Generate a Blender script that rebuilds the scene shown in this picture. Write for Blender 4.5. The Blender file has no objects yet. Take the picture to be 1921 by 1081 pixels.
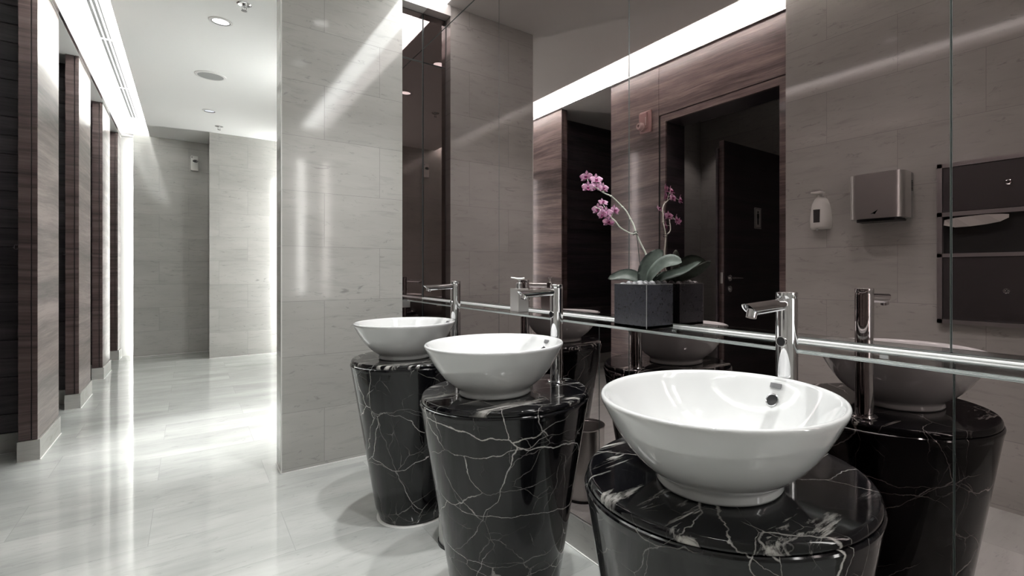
import bpy, bmesh, math, random
from mathutils import Vector, Matrix
random.seed(7)
sc = bpy.context.scene
COL = sc.collection
PI = math.pi

# ------------------------------------------------------------------ camera
M = 1.2063          # mirror plane
S = 0.6855          # stall front plinth plane
YW = 3.1085         # tiled partition face
ZC = 2.875          # ceiling
YB = -0.612         # wall behind the camera
DX = -0.5297        # dryer wall
W_, H_ = 1921.0, 1081.0
cam = bpy.data.cameras.new('camera'); cam.sensor_width = 36
cam.lens = 36 * 924.34 / W_
cam.shift_x = -(1086.66 - W_ / 2) / W_
cam.shift_y = -(H_ / 2 - 510.28) / W_
cam.clip_start = 0.02
co = bpy.data.objects.new('camera', cam); COL.objects.link(co)
co.location = (0, 0, 1.1)
co.rotation_euler = (PI / 2, 0, -math.radians(38.3676))
sc.camera = co

# ------------------------------------------------------------------ world, exposure
w = bpy.data.worlds.new('world'); sc.world = w; w.use_nodes = True
w.node_tree.nodes['Background'].inputs[0].default_value = (0.6, 0.63, 0.65, 1)
w.node_tree.nodes['Background'].inputs[1].default_value = 0.0
sc.view_settings.view_transform = 'Standard'
sc.view_settings.look = 'None'
sc.view_settings.exposure = 0.82
sc.view_settings.gamma = 1.0
sc.view_settings.use_curve_mapping = False
try:
    sc.cycles.max_bounces = 14; sc.cycles.glossy_bounces = 10; sc.cycles.diffuse_bounces = 5
    sc.cycles.transmission_bounces = 8; sc.cycles.caustics_reflective = True
    sc.cycles.sample_clamp_indirect = 6.0
    sc.cycles.use_denoising = True
except Exception:
    pass

L_SPOT = 52.0
L_COVE = 80.0
L_TOP = 7.0
L_FAR = 9.0
L_BACK = 8.0

def link_light(name, kind, loc, energy, rot=(0, 0, 0), **kw):
    d = bpy.data.lights.new(name, kind); d.energy = energy
    for k, v in kw.items(): setattr(d, k, v)
    o = bpy.data.objects.new(name, d); COL.objects.link(o)
    o.location = loc; o.rotation_euler = rot
    return o
SPOTS = [(0.735, 0.62, 1), (0.735, 1.47, 1), (0.735, 2.32, 1), (0.175, 4.27, .35), (0.175, 6.784, .10), (0.05, 1.0, .22), (0.735, -0.25, 0.12)]
for (x, y, k) in SPOTS:
    link_light('downlight_beam', 'SPOT', (x, y, ZC - .012), L_SPOT * k, spot_size=math.radians(92), spot_blend=.75, shadow_soft_size=.028, color=(1, .995, .98))
link_light('downlight_beam', 'SPOT', (0.18, 4.15, ZC - .012), L_SPOT * 5.0, spot_size=math.radians(40), spot_blend=1.0, shadow_soft_size=.03, color=(1, .995, .98))
link_light('passage_beam', 'SPOT', (-1.55, 2.95, 2.69), L_SPOT * .14, spot_size=math.radians(85), spot_blend=.5, shadow_soft_size=.03, color=(1, .99, .97))
# light over the urinal side of the corridor hidden behind the partition
link_light('corridor_beam', 'SPOT', (0.85, 5.6, ZC - .012), L_SPOT * .6, spot_size=math.radians(120), spot_blend=.8, shadow_soft_size=.04, color=(1, .99, .97))
link_light('corridor_beam', 'SPOT', (0.85, 7.0, ZC - .012), L_SPOT * .6, spot_size=math.radians(120), spot_blend=.8, shadow_soft_size=.04, color=(1, .99, .97))

# ------------------------------------------------------------------ materials
class NT:
    def __init__(s, name):
        s.m = bpy.data.materials.new(name); s.m.use_nodes = True
        s.t = s.m.node_tree; s.b = s.t.nodes['Principled BSDF']
    def n(s, kind, **kw):
        x = s.t.nodes.new(kind)
        for k, v in kw.items():
            if k.startswith('i_'):
                key = k[2:]; key = int(key) if key.isdigit() else key.replace('_', ' ')
                x.inputs[key].default_value = v
            else: setattr(x, k, v)
        return x
    def l(s, a, b): s.t.links.new(a, b)
    def ramp(s, fac, stops, interp='LINEAR'):
        r = s.n('ShaderNodeValToRGB'); r.color_ramp.interpolation = interp
        e = r.color_ramp.elements
        while len(e) < len(stops): e.new(.5)
        for q, (p, c) in zip(e, stops):
            q.position = p; q.color = (c[0], c[1], c[2], 1) if len(c) > 1 else (c[0], c[0], c[0], 1)
        s.l(fac, r.inputs[0]); return r
    def math(s, op, a, b=None, c=None, clamp=False):
        x = s.n('ShaderNodeMath', operation=op, use_clamp=clamp)
        for i, v in enumerate((a, b, c)):
            if v is None: continue
            if isinstance(v, (int, float)): x.inputs[i].default_value = v
            else: s.l(v, x.inputs[i])
        return x.outputs[0]
    def mixc(s, fac, a, b, mode='MIX'):
        x = s.n('ShaderNodeMix', data_type='RGBA', blend_type=mode)
        for i, v in ((0, fac), (6, a), (7, b)):
            if isinstance(v, (int, float)): x.inputs[i].default_value = v
            elif isinstance(v, tuple): x.inputs[i].default_value = v + (1,) if len(v) == 3 else v
            else: s.l(v, x.inputs[i])
        return x.outputs[2]
    def pos(s):
        g = s.n('ShaderNodeNewGeometry'); x = s.n('ShaderNodeSeparateXYZ'); s.l(g.outputs['Position'], x.inputs[0])
        return g.outputs['Position'], x.outputs[0], x.outputs[1], x.outputs[2]
    def vec(s, a, b, c):
        x = s.n('ShaderNodeCombineXYZ')
        for i, v in enumerate((a, b, c)):
            if isinstance(v, (int, float)): x.inputs[i].default_value = v
            else: s.l(v, x.inputs[i])
        return x.outputs[0]
    def noise(s, v, scale=5, detail=4, rough=.5, dist=0):
        x = s.n('ShaderNodeTexNoise', i_Scale=scale, i_Detail=detail, i_Roughness=rough, i_Distortion=dist)
        s.l(v, x.inputs['Vector']); return x.outputs[0]

def plain(name, col, rough=.5, metal=0.0, coat=0.0, ior=1.5, **kw):
    k = NT(name); b = k.b
    b.inputs['Base Color'].default_value = (*col, 1); b.inputs['Roughness'].default_value = rough
    b.inputs['Metallic'].default_value = metal; b.inputs['Coat Weight'].default_value = coat
    b.inputs['Coat Roughness'].default_value = .04
    b.inputs['IOR'].default_value = ior
    for a, v in kw.items():
        key = a.replace('_', ' ')
        b.inputs[key].default_value = v
    return k.m
def emis(name, col, s):
    k = NT(name)
    k.b.inputs['Base Color'].default_value = (.8, .8, .8, 1)
    k.b.inputs['Emission Color'].default_value = (*col, 1); k.b.inputs['Emission Strength'].default_value = s
    return k.m

def stone(name, plane, c1, c2, mort, w=.61, h=.306, oz=0.0, ou=0.0, rough=.075, streak=1.25, spec=.5, freq=.5):
    """polished limestone cladding, running bond; plane gives which world axis runs along the course"""
    k = NT(name); P, X, Y, Z = k.pos()
    if plane == 'X': u, v = X, Z
    elif plane == 'Y': u, v = Y, Z
    else: u, v = X, Y
    uu = k.math('ADD', u, 10 + ou); vv = k.math('ADD', v, h * 20 + oz)
    br = k.n('ShaderNodeTexBrick', offset=freq, i_Scale=1.0)
    br.inputs['Brick Width'].default_value = w; br.inputs['Row Height'].default_value = h
    br.inputs['Mortar Size'].default_value = .0011; br.inputs['Mortar Smooth'].default_value = .3
    br.inputs['Bias'].default_value = 0
    k.l(k.vec(uu, vv, 0), br.inputs['Vector'])
    br.inputs['Color1'].default_value = (0, 0, 0, 1); br.inputs['Color2'].default_value = (1, 1, 1, 1); br.inputs['Mortar'].default_value = (.5, .5, .5, 1)
    # warm the coordinates a little so the flecks wander
    off = k.math('MULTIPLY', br.outputs['Color'], 7.3)
    sv = k.vec(k.math('MULTIPLY', u, 5.0), k.math('MULTIPLY', v, 34.0), k.math('ADD', off, k.math('MULTIPLY', k.math('ADD', X, Y), .4)))
    n1 = k.noise(sv, 1.0, 6, .62, .6)
    sv2 = k.vec(k.math('MULTIPLY', u, 1.3), k.math('MULTIPLY', v, 4.2), off)
    n2 = k.noise(sv2, 1.0, 4, .55, .4)
    sv3 = k.vec(k.math('MULTIPLY', u, 9), k.math('MULTIPLY', v, 26), off)
    n3 = k.noise(sv3, 1.0, 5, .7, 1.5)
    base = k.mixc(k.ramp(n2, [(.32, (0,)), (.68, (1,))]).outputs[0], c1, c2)
    base = k.mixc(k.math('MULTIPLY', br.outputs['Color'], .12), base, tuple(x * .86 for x in c1))
    line = k.ramp(n1, [(.30, (.80,)), (.46, (1,)), (.60, (1.0,)), (.75, (1.08,))]).outputs[0]
    base = k.mixc(.55 * streak, base, line, 'MULTIPLY')
    fle = k.ramp(n3, [(.60, (1,)), (.66, (.74,)), (.74, (.58,))]).outputs[0]
    base = k.mixc(.6 * streak, base, fle, 'MULTIPLY')
    base = k.mixc(k.math('MULTIPLY', br.outputs['Fac'], .8), base, mort)
    k.l(base, k.b.inputs['Base Color'])
    rr = k.math('ADD', k.math('MULTIPLY', n2, .05), rough - .02)
    k.l(rr, k.b.inputs['Roughness'])
    k.b.inputs['Specular IOR Level'].default_value = spec
    bp = k.n('ShaderNodeBump', i_Strength=.25, i_Distance=.0006)
    k.l(k.math('ADD', k.math('MULTIPLY', br.outputs['Fac'], -1.0), k.math('MULTIPLY', k.noise(P, 2.2, 2, .5), .25)), bp.inputs['Height'])
    k.l(bp.outputs[0], k.b.inputs['Normal'])
    return k.m

TC1, TC2, TM = (.425, .420, .397), (.505, .50, .475), (.24, .235, .225)
M_tileX = stone('limestone_along_x', 'X', TC1, TC2, TM, ou=.07, oz=-.019)
M_tileY = stone('limestone_along_y', 'Y', TC1, TC2, TM, w=.74, ou=.1, oz=-.019)
M_floor = stone('floor_marble', 'F', (.44, .455, .438), (.60, .615, .595), (.36, .37, .355), w=.92, h=.40, ou=.25, oz=.18, rough=.05, streak=1.0, spec=.6)
M_plinthY = stone('plinth_stone_y', 'Y', (.42, .415, .39), (.50, .49, .47), (.30, .29, .28), w=.9, h=.4, rough=.25, oz=.2)
M_plinthX = stone('plinth_stone_x', 'X', (.42, .415, .39), (.50, .49, .47), (.30, .29, .28), w=.9, h=.4, rough=.3, oz=.2)

def wood(name, along, dark, mid, light, rough=.22, zs=9.0, coat=.5, fine=70):
    k = NT(name); P, X, Y, Z = k.pos()
    u = X if along == 'X' else Y
    o = Y if along == 'X' else X
    ph = k.math('MULTIPLY', k.math('FLOOR', k.math('MULTIPLY', k.math('ADD', Z, 3.0), 1.63)), 5.7) 
    vv = k.math('ADD', Z, k.math('MULTIPLY', k.noise(k.vec(k.math('MULTIPLY', u, .9), Z, o), 1.0, 2, .5), .12))
    a = k.noise(k.vec(k.math('MULTIPLY', u, .55), k.math('MULTIPLY', vv, zs), ph), 1.0, 5, .62, .25)
    b = k.noise(k.vec(k.math('MULTIPLY', u, 3.5), k.math('MULTIPLY', vv, fine), ph), 1.0, 4, .6, .1)
    c = k.noise(k.vec(k.math('MULTIPLY', u, 14), k.math('MULTIPLY', vv, 330), ph), 1.0, 2, .6, 0)
    t = k.math('ADD', k.math('ADD', k.math('MULTIPLY', a, .62), k.math('MULTIPLY', b, .26)), k.math('MULTIPLY', c, .14))
    r = k.ramp(t, [(.40, dark), (.50, mid), (.62, light)])
    k.l(r.outputs[0], k.b.inputs['Base Color'])
    k.b.inputs['Roughness'].default_value = rough + .1
    k.b.inputs['Coat Weight'].default_value = coat; k.b.inputs['Coat Roughness'].default_value = rough * .45
    return k.m
WD, WM, WL = (.050, .034, .033), (.15, .107, .102), (.30, .235, .222)
M_woodY = wood('rosewood_along_y', 'Y', WD, WM, WL)
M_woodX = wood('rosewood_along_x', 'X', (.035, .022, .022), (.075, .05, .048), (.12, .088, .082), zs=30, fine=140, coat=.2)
M_wooddark = wood('dark_panel_wood', 'X', (.022, .018, .021), (.042, .034, .039), (.072, .058, .063), zs=12, coat=.15, rough=.35)
M_doorwood = wood('door_leaf_wood', 'X', (.014, .011, .014), (.026, .02, .023), (.042, .033, .036), zs=12, coat=.3, rough=.3)

def marble(name, top=False):
    k = NT(name); P, X, Y, Z = k.pos()
    def warped(src, scale, amp, detail=3.0):
        wn = k.n('ShaderNodeTexNoise', i_Scale=scale, i_Detail=detail, i_Roughness=.55); k.l(P, wn.inputs['Vector'])
        c0 = k.n('ShaderNodeVectorMath', operation='SUBTRACT'); k.l(wn.outputs[1], c0.inputs[0]); c0.inputs[1].default_value = (.5, .5, .5)
        wp = k.n('ShaderNodeVectorMath', operation='MULTIPLY_ADD')
        k.l(c0.outputs[0], wp.inputs[0]); wp.inputs[1].default_value = (amp, amp, amp); k.l(src, wp.inputs[2])
        return wp.outputs[0]
    W0 = warped(warped(P, 2.2, .22), 17.0, .032, 5.0)
    # fractures: thin shells between cells, broken up by a mask
    def veins(scl, rot, scale, thin, off, lo, hi, rnd=1.0):
        mp = k.n('ShaderNodeMapping'); mp.inputs['Scale'].default_value = scl; mp.inputs['Location'].default_value = off; mp.inputs['Rotation'].default_value = rot
        k.l(W0, mp.inputs['Vector'])
        vo = k.n('ShaderNodeTexVoronoi', feature='DISTANCE_TO_EDGE', i_Scale=scale); vo.inputs['Randomness'].default_value = rnd
        k.l(mp.outputs[0], vo.inputs['Vector'])
        mk = k.noise(mp.outputs[0], scale * .9, 3, .55)
        m2 = k.ramp(mk, [(lo, (0,)), (hi, (1,))]).outputs[0]
        wd = k.math('ADD', k.math('MULTIPLY', m2, thin), .0004)
        ln = k.math('SUBTRACT', 1.0, k.math('DIVIDE', vo.outputs['Distance'], wd), clamp=True)
        return k.math('MULTIPLY', k.math('POWER', ln, .7), m2)
    v = veins((1, 1, .8), (.5, .4, .2), 3.1, .0062, (3.3, 1.2, 2.1), .38, .56)
    v = k.math('MAXIMUM', v, k.math('MULTIPLY', veins((1, 1, 2.1), (.1, -.5, .8), 2.7, .0062, (7.1, 5.2, 1.4), .41, .58), .9))
    v = k.math('MAXIMUM', v, k.math('MULTIPLY', veins((1.5, 1.5, .5), (-.3, .3, 0), 4.2, .0072, (1.7, 9.2, 4.4), .44, .62), .8))
    v = k.math('MAXIMUM', v, k.math('MULTIPLY', veins((1, 1, 1), (0, .9, .3), 9.0, .014, (4.6, 4.2, 8.8), .46, .66), .32))
    dust = k.ramp(k.noise(P, 4.0, 8, .7, .5), [(.48, (0,)), (.75, (1,))]).outputs[0]
    col = k.mixc(k.math('MULTIPLY', dust, .55), (.0035, .0035, .0045), (.012, .012, .0145))
    if top:
        rot = k.n('ShaderNodeMapping'); rot.inputs['Rotation'].default_value = (0, 0, .35); rot.inputs['Scale'].default_value = (1.6, 9.5, 3)
        k.l(P, rot.inputs['Vector'])
        pt = k.noise(rot.outputs[0], 1.7, 7, .66, 1.2)
        pm = k.noise(P, 5.2, 2, .5)
        pa = k.math('MULTIPLY', k.ramp(pt, [(.545, (0,)), (.60, (.75,)), (.66, (1,))]).outputs[0], k.ramp(pm, [(.46, (0,)), (.56, (1,))]).outputs[0])
        v = k.math('MAXIMUM', k.math('MULTIPLY', v, .7), k.math('MULTIPLY', pa, .9))
    col = k.mixc(k.math('MULTIPLY', v, .92), col, (.62, .60, .57))
    k.l(col, k.b.inputs['Base Color'])
    k.b.inputs['Roughness'].default_value = .07
    k.b.inputs['Specular IOR Level'].default_value = .45
    return k.m
M_marble = marble('black_marble'); M_marbletop = marble('black_marble_top', True)

M_paint = plain('ceiling_paint', (.84, .85, .83), .9)
M_cove = plain('cove_paint', (.86, .86, .85), .8)
M_white = plain('white_paint', (.72, .72, .70), .6)
M_porc = plain('white_porcelain', (.63, .64, .64), .09, coat=.6)
M_chrome = plain('chrome', (.80, .80, .81), .035, 1.0)
M_steel = plain('brushed_steel', (.68, .67, .66), .34, 1.0)
M_steeld = plain('dark_brushed_steel', (.20, .19, .195), .34, 1.0)
M_alu = plain('satin_aluminium', (.80, .81, .82), .22, 1.0)
M_rail = plain('bright_rail', (.92, .93, .93), .35, .35)
M_mirror = plain('tinted_mirror', (.375, .322, .318), .0, 1.0)
M_edge = plain('mirror_edge', (.16, .18, .18), .15, .4)
M_black = plain('black_plastic', (.012, .012, .014), .25)
M_darkhole = plain('dark_opening', (.01, .01, .01), .6)
M_pwhite = plain('white_plastic', (.74, .74, .71), .28)
M_ceramicblk = plain('black_planter_glaze', (.022, .022, .028), .28)
M_red = plain('red_plastic', (.40, .24, .235), .3)
M_paper = plain('paper_towel', (.72, .69, .66), .9)
M_caulk = plain('white_sealant', (.78, .78, .76), .5)
M_grey = plain('grey_fabric_grille', (.33, .34, .33), .8)
M_label = plain('grey_label', (.16, .16, .165), .4)
M_led = emis('led_light', (.985, 1, .975), L_COVE)
M_ledtop = emis('led_diffuser', (.99, 1, .98), L_TOP)
M_ledfar = emis('led_vertical', (.99, 1, .985), L_FAR)
M_ledcorner = emis('led_corner', (.99, 1, .985), 17.0)
M_ledback = emis('wall_lamp_glow', (1, .98, .95), L_BACK)
M_lamp = emis('lamp_lens', (1, .99, .97), 2.5)
M_lampdim = emis('lamp_lens_dim', (.8, .87, 1), .32)
k = NT('clear_glass'); g = k.b
g.inputs['Base Color'].default_value = (.90, .94, .93, 1); g.inputs['Roughness'].default_value = 0; g.inputs['Transmission Weight'].default_value = 1; g.inputs['IOR'].default_value = 1.5
M_glass = k.m
k = NT('pebble_stone'); oi = k.n('ShaderNodeObjectInfo'); 
k.l(k.ramp(oi.outputs['Random'], [(0, (.06, .06, .065)), (1, (.26, .26, .27))]).outputs[0], k.b.inputs['Base Color']); k.b.inputs['Roughness'].default_value = .22
M_pebble = k.m
k = NT('orchid_petal'); P, X, Y, Z = k.pos()
k.l(k.ramp(k.noise(P, 160, 3, .6), [(.35, (.50, .24, .40)), (.65, (.72, .45, .60))]).outputs[0], k.b.inputs['Base Color'])
k.b.inputs['Roughness'].default_value = .5; k.b.inputs['Subsurface Weight'].default_value = .1
M_petal = k.m
M_lip = plain('orchid_lip', (.34, .07, .20), .4)
k = NT('orchid_leaf'); P, X, Y, Z = k.pos()
k.l(k.ramp(k.noise(P, 30, 3, .6), [(.3, (.085, .108, .092)), (.7, (.17, .20, .175))]).outputs[0], k.b.inputs['Base Color'])
k.b.inputs['Roughness'].default_value = .35
M_leaf = k.m
M_stem = plain('orchid_stem', (.46, .48, .42), .45)
M_stick = plain('support_stick', (.05, .05, .045), .6)
k = NT('speckled_planter'); P, X, Y, Z = k.pos()
k.l(k.ramp(k.noise(P, 150, 3, .6), [(.33, (.006, .006, .008)), (.42, (.026, .027, .034)), (.8, (.034, .035, .043))]).outputs[0], k.b.inputs['Base Color']); k.b.inputs['Roughness'].default_value = .24
M_planter = k.m

# ------------------------------------------------------------------ mesh helpers
def box(bm, x0, x1, y0, y1, z0, z1, bev=0.0, seg=2):
    r = bmesh.ops.create_cube(bm, size=1.0)
    vs = r['verts']
    for v in vs:
        v.co = Vector(((x0 + x1) / 2 + v.co.x * abs(x1 - x0), (y0 + y1) / 2 + v.co.y * abs(y1 - y0), (z0 + z1) / 2 + v.co.z * abs(z1 - z0)))
    if bev > 0:
        es = list({e for v in vs for e in v.link_edges})
        bmesh.ops.bevel(bm, geom=es, offset=bev, segments=seg, affect='EDGES', profile=.5)
def lathe(bm, prof, seg=64, c=(0, 0, 0), mat=None):
    rings = []
    mat = mat or Matrix.Identity(4)
    pp = [prof[0]]
    for a, b in zip(prof, prof[1:]):      # holding loops next to the ends of long runs
        L = math.hypot(b[0] - a[0], b[1] - a[1])
        if L > .035:
            for t in (.0015 / L, 1 - .0015 / L): pp.append((a[0] + (b[0] - a[0]) * t, a[1] + (b[1] - a[1]) * t))
        pp.append(b)
    prof = pp
    for (r, z) in prof:
        if r < 1e-6: rings.append([bm.verts.new(mat @ Vector((c[0], c[1], c[2] + z)))])
        else: rings.append([bm.verts.new(mat @ Vector((c[0] + r * math.cos(2 * PI * i / seg), c[1] + r * math.sin(2 * PI * i / seg), c[2] + z))) for i in range(seg)])
    for a, b in zip(rings, rings[1:]):
        for i in range(seg):
            j = (i + 1) % seg
            if len(a) == 1 and len(b) == 1: break
            if len(a) == 1: f = (a[0], b[j], b[i])
            elif len(b) == 1: f = (a[i], a[j], b[0])
            else: f = (a[i], a[j], b[j], b[i])
            try: bm.faces.new(f)
            except ValueError: pass
def along(p, q):
    p, q = Vector(p), Vector(q); d = q - p
    return Matrix.Translation(p) @ d.to_track_quat('Z', 'Y').to_matrix().to_4x4(), d.length
def rod(bm, p, q, r, r2=None, seg=20, caps=True):
    m, L = along(p, q); r2 = r if r2 is None else r2
    pr = [(r, 0), (r2, L)]
    if caps: pr = [(0, 0)] + pr + [(0, L)]
    lathe(bm, pr, seg, mat=m)
def tube(bm, pts, rad, seg=10):
    pts = [Vector(p) for p in pts]
    # catmull rom resample
    out = []; n = len(pts)
    for i in range(n - 1):
        p0, p1, p2, p3 = pts[max(i - 1, 0)], pts[i], pts[i + 1], pts[min(i + 2, n - 1)]
        for s in range(4):
            t = s / 4
            out.append(.5 * ((2 * p1) + (p2 - p0) * t + (2 * p0 - 5 * p1 + 4 * p2 - p3) * t * t + (3 * p1 - p0 - 3 * p2 + p3) * t ** 3))
    out.append(pts[-1]); rings = []
    for i, p in enumerate(out):
        d = (out[min(i + 1, len(out) - 1)] - out[max(i - 1, 0)]).normalized()
        q = d.to_track_quat('Z', 'Y'); r = rad(i / (len(out) - 1)) if callable(rad) else rad
        rings.append([bm.verts.new(p + q @ Vector((r * math.cos(2 * PI * k / seg), r * math.sin(2 * PI * k / seg), 0))) for k in range(seg)])
    for a, b in zip(rings, rings[1:]):
        for i in range(seg):
            j = (i + 1) % seg; bm.faces.new((a[i], a[j], b[j], b[i]))
    bm.faces.new(rings[0][::-1]); bm.faces.new(rings[-1])
def obj(name, bm, mat, parent=None, smooth=False, loc=None, angle=35):
    bmesh.ops.recalc_face_normals(bm, faces=bm.faces)
    me = bpy.data.meshes.new(name); bm.to_mesh(me); bm.free()
    me.materials.append(mat)
    if smooth:
        for p in me.polygons: p.use_smooth = True
        try: me.set_sharp_from_angle(angle=math.radians(angle))
        except Exception: pass
    o = bpy.data.objects.new(name, me); COL.objects.link(o)
    if loc: o.location = loc
    if parent: o.parent = parent
    return o
def tag(o, label, cat, group=None, kind=None):
    if label: o['label'] = label
    if cat: o['category'] = cat
    if group: o['group'] = group
    if kind: o['kind'] = kind
    return o
def thing(name, label, cat, loc=(0, 0, 0), group=None, rz=0):
    o = bpy.data.objects.new(name, None); COL.objects.link(o); o.location = loc; o.rotation_euler = (0, 0, rz)
    o.empty_display_size = .05
    return tag(o, label, cat, group)
def bx(name, d, mat, parent=None, bev=0.0, smooth=False):
    bm = bmesh.new(); box(bm, *d, bev=bev); return obj(name, bm, mat, parent, smooth)
def struct(name, d, mat, bev=0.0, label=None, parent=None):
    o = bx(name, d, mat, parent, bev)
    if not parent: tag(o, label, None, kind='structure')
    return o
def copy_tree(o, parent=None):
    c = o.copy(); COL.objects.link(c); c.parent = parent
    for ch in list(o.children): copy_tree(ch, c)
    return c

# ------------------------------------------------------------------ room shell
PX, PE, PT = .3948, 1.047, 3.30     # partition left end, right end, back
struct('floor', (-2.6, 1.6, -.9, 8.9, -.1, 0), M_floor, label='polished pale marble floor tiles')
struct('ceiling', (-.406, 1.073, YB, 8.545, ZC, ZC + .035), M_paint, label='flat white painted ceiling')
struct('ceiling_cove', (-.80, -.20, YB, 8.545, 3.05, 3.09), M_cove, label='white upper ceiling inside the lit cove slot')
struct('wall_cove', (-.24, -.20, YB, 8.545, ZC + .036, 3.049), M_cove)
struct('wall_above_stalls', (-.80, -.688, 1.60, 8.545, 2.852, 3.049), M_cove, label='white band of wall above the wooden stall fronts')
struct('wall_above_dryer', (-.80, -.56, YB, 1.599, 2.876, 3.049), M_cove)
struct('ceiling_mirror_slot', (1.073, M + .05, YB, 3.3, 2.99, 3.03), M_cove)
struct('wall_slot', (1.040, 1.072, YB, 3.3, ZC + .036, 2.989), M_cove)
struct('wall_mirror', (M + .008, M + .12, YB - .1, 3.3, -.01, 3.1), M_white)
struct('wall_back', (-.80, M + .008, YB - .12, YB, -.01, 3.09), M_tileX, label='limestone wall behind the viewer')
struct('wall_dryer', (-.70, DX, YB, 1.624, 0, 2.874), M_tileY, label='limestone wall carrying the hand dryer, seen in the mirror')
# partition
struct('wall_partition', (PX, PE, YW, PT, 0, ZC - .001), M_tileX, label='polished limestone partition wall beside the washstands')
struct('wall_partition_core', (PE, M + .008, 3.195, PT, 0, 3.0), M_white)
struct('trim_partition_edge', (PX - .003, PX + .0012, YW - .0015, YW + .012, 0, ZC - .002), M_caulk)
# corridor far walls
struct('wall_far_niche', (-.565, .2009, 8.545, 8.66, 0, ZC - .001), M_tileX, label='far limestone wall with the air freshener')
struct('wall_far', (.2009, 1.32, 7.8083, 8.66, 0, ZC - .001), M_tileX, label='far limestone wall on the right of the corridor')
struct('wall_far_end', (-1.2, 1.32, 8.78, 8.9, 0, 3.09), M_white)
struct('wall_far_return', (-.90, -.30, 8.74, 8.779, 0, 2.87), M_white)
struct('wall_far_top', (-.80, 1.2, 8.546, 8.78, ZC, 3.09), M_cove)
struct('wall_right', (1.206, 1.32, 3.301, 7.808, 0, 3.0), M_tileY, label='corridor side wall hidden by the partition')
# ceiling ends
struct('trim_cove_edge', (-.70, -.674, 1.63, 8.54, 2.838, 2.8505), M_alu)

# ------------------------------------------------------------------ stall fronts
P0, D, PW = 4.2302, 1.3791, .5923
XW = -.6955
def pilaster(k, y0, y1):
    e = tag(bpy.data.objects.new('wall_stall_front', None), 'rosewood clad pier between toilet stalls', None, kind='structure')
    COL.objects.link(e); e.location = (XW, y0, 0)
    def part(name, d, mat, bev=0):
        o = bx(name, d, mat, None, bev); o.parent = e; o.matrix_parent_inverse = Matrix.Translation((-XW, -y0, 0)); return o
    if k >= 0:
        part('front_panel', (XW - .0215, XW, y0, y1, .122, 2.84), M_woodY)
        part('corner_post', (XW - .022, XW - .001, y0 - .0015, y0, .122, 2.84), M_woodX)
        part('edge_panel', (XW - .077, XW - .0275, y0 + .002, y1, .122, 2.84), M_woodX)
        part('shadow_gap', (XW - .0277, XW - .0213, y0 + .009, y0 + .02, .122, 2.84), M_darkhole)
        part('plinth', (XW - .08, -S, y0 - .004, y1, 0, .118), M_plinthY, .002)
        part('plinth_end', (XW - .081, -S + .0002, y0 - .0055, y0 - .0035, 0, .1185), M_plinthX)
        part('sealant_line', (XW - .083, -S + .005, y0 - .009, y1, 0, .003), M_caulk)
        bm = bmesh.new()
        zz = 1.243
        box(bm, XW - .094, XW - .077, y0 + .004, y0 + .008, zz - .014, zz - .011)
        box(bm, XW - .094, XW - .077, y0 + .004, y0 + .008, zz + .011, zz + .014)
        box(bm, XW - .094, XW - .091, y0 + .004, y0 + .008, zz - .014, zz + .014)
        o = obj('door_catch', bm, M_chrome); o.parent = e; o.matrix_parent_inverse = Matrix.Translation((-XW, -y0, 0))
    return e
for kk in range(4):
    y0 = P0 + kk * D; y1 = min(y0 + PW, 8.68)
    pilaster(kk, y0, y1)
# dark cross walls of the stalls with horizontal grooved boards
for kk in range(4):
    yp = P0 + kk * D + .262
    if kk == 3: continue
    e = tag(bpy.data.objects.new('wall_stall_partition', None), 'dark grooved stall cross wall', None, kind='structure'); COL.objects.link(e)
    bm = bmesh.new(); z = .122
    while z < 2.82:
        z1 = min(z + .113, 2.835)
        box(bm, -2.05, XW - .078, yp, yp + .09, z + .0012, z1 - .0012, bev=.0035, seg=1); z = z1
    o = obj('grooved_boards', bm, M_wooddark); o.parent = e
    o = bx('core', (-2.05, XW - .079, yp + .008, yp + .082, .12, 2.835), M_darkhole); o.parent = e
    o = bx('plinth', (-2.05, XW - .081, yp - .006, yp + .094, 0, .12), M_plinthX); o.parent = e
    o = bx('sealant_line', (-2.05, XW - .081, yp - .010, yp - .004, 0, .003), M_caulk); o.parent = e
struct('wall_stall_back', (-2.15, -2.05, 3.36, 8.9, 0, 2.88), M_wooddark)
struct('ceiling_stalls', (-2.15, -.6905, 3.40, 8.70, 2.8365, 2.8515), M_white, label='grey soffit over the stall openings')
# wall between stalls and entrance
y_a, y_b = 2.844, P0 - D + PW
struct('wall_left', (XW - .12, XW, y_a + .0015, y_b, .122, 2.84), M_woodY, label='rosewood panelled wall beside the entrance opening')
struct('wall_left_top', (XW - .12, XW, 1.60, y_a - .0015, 2.418, 2.84), M_woodY, label='rosewood panel above the entrance opening')
struct('wall_left_backing', (XW - .13, XW - .004, 2.775, 2.86, 0, 2.40), M_darkhole)
struct('baseboard_left', (XW - .12, -S, 2.84, y_b + .003, 0, .118), M_plinthY)
struct('wall_left_side', (-2.05, XW - .121, y_b - .10, y_b, 0, 2.835), M_wooddark)
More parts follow.
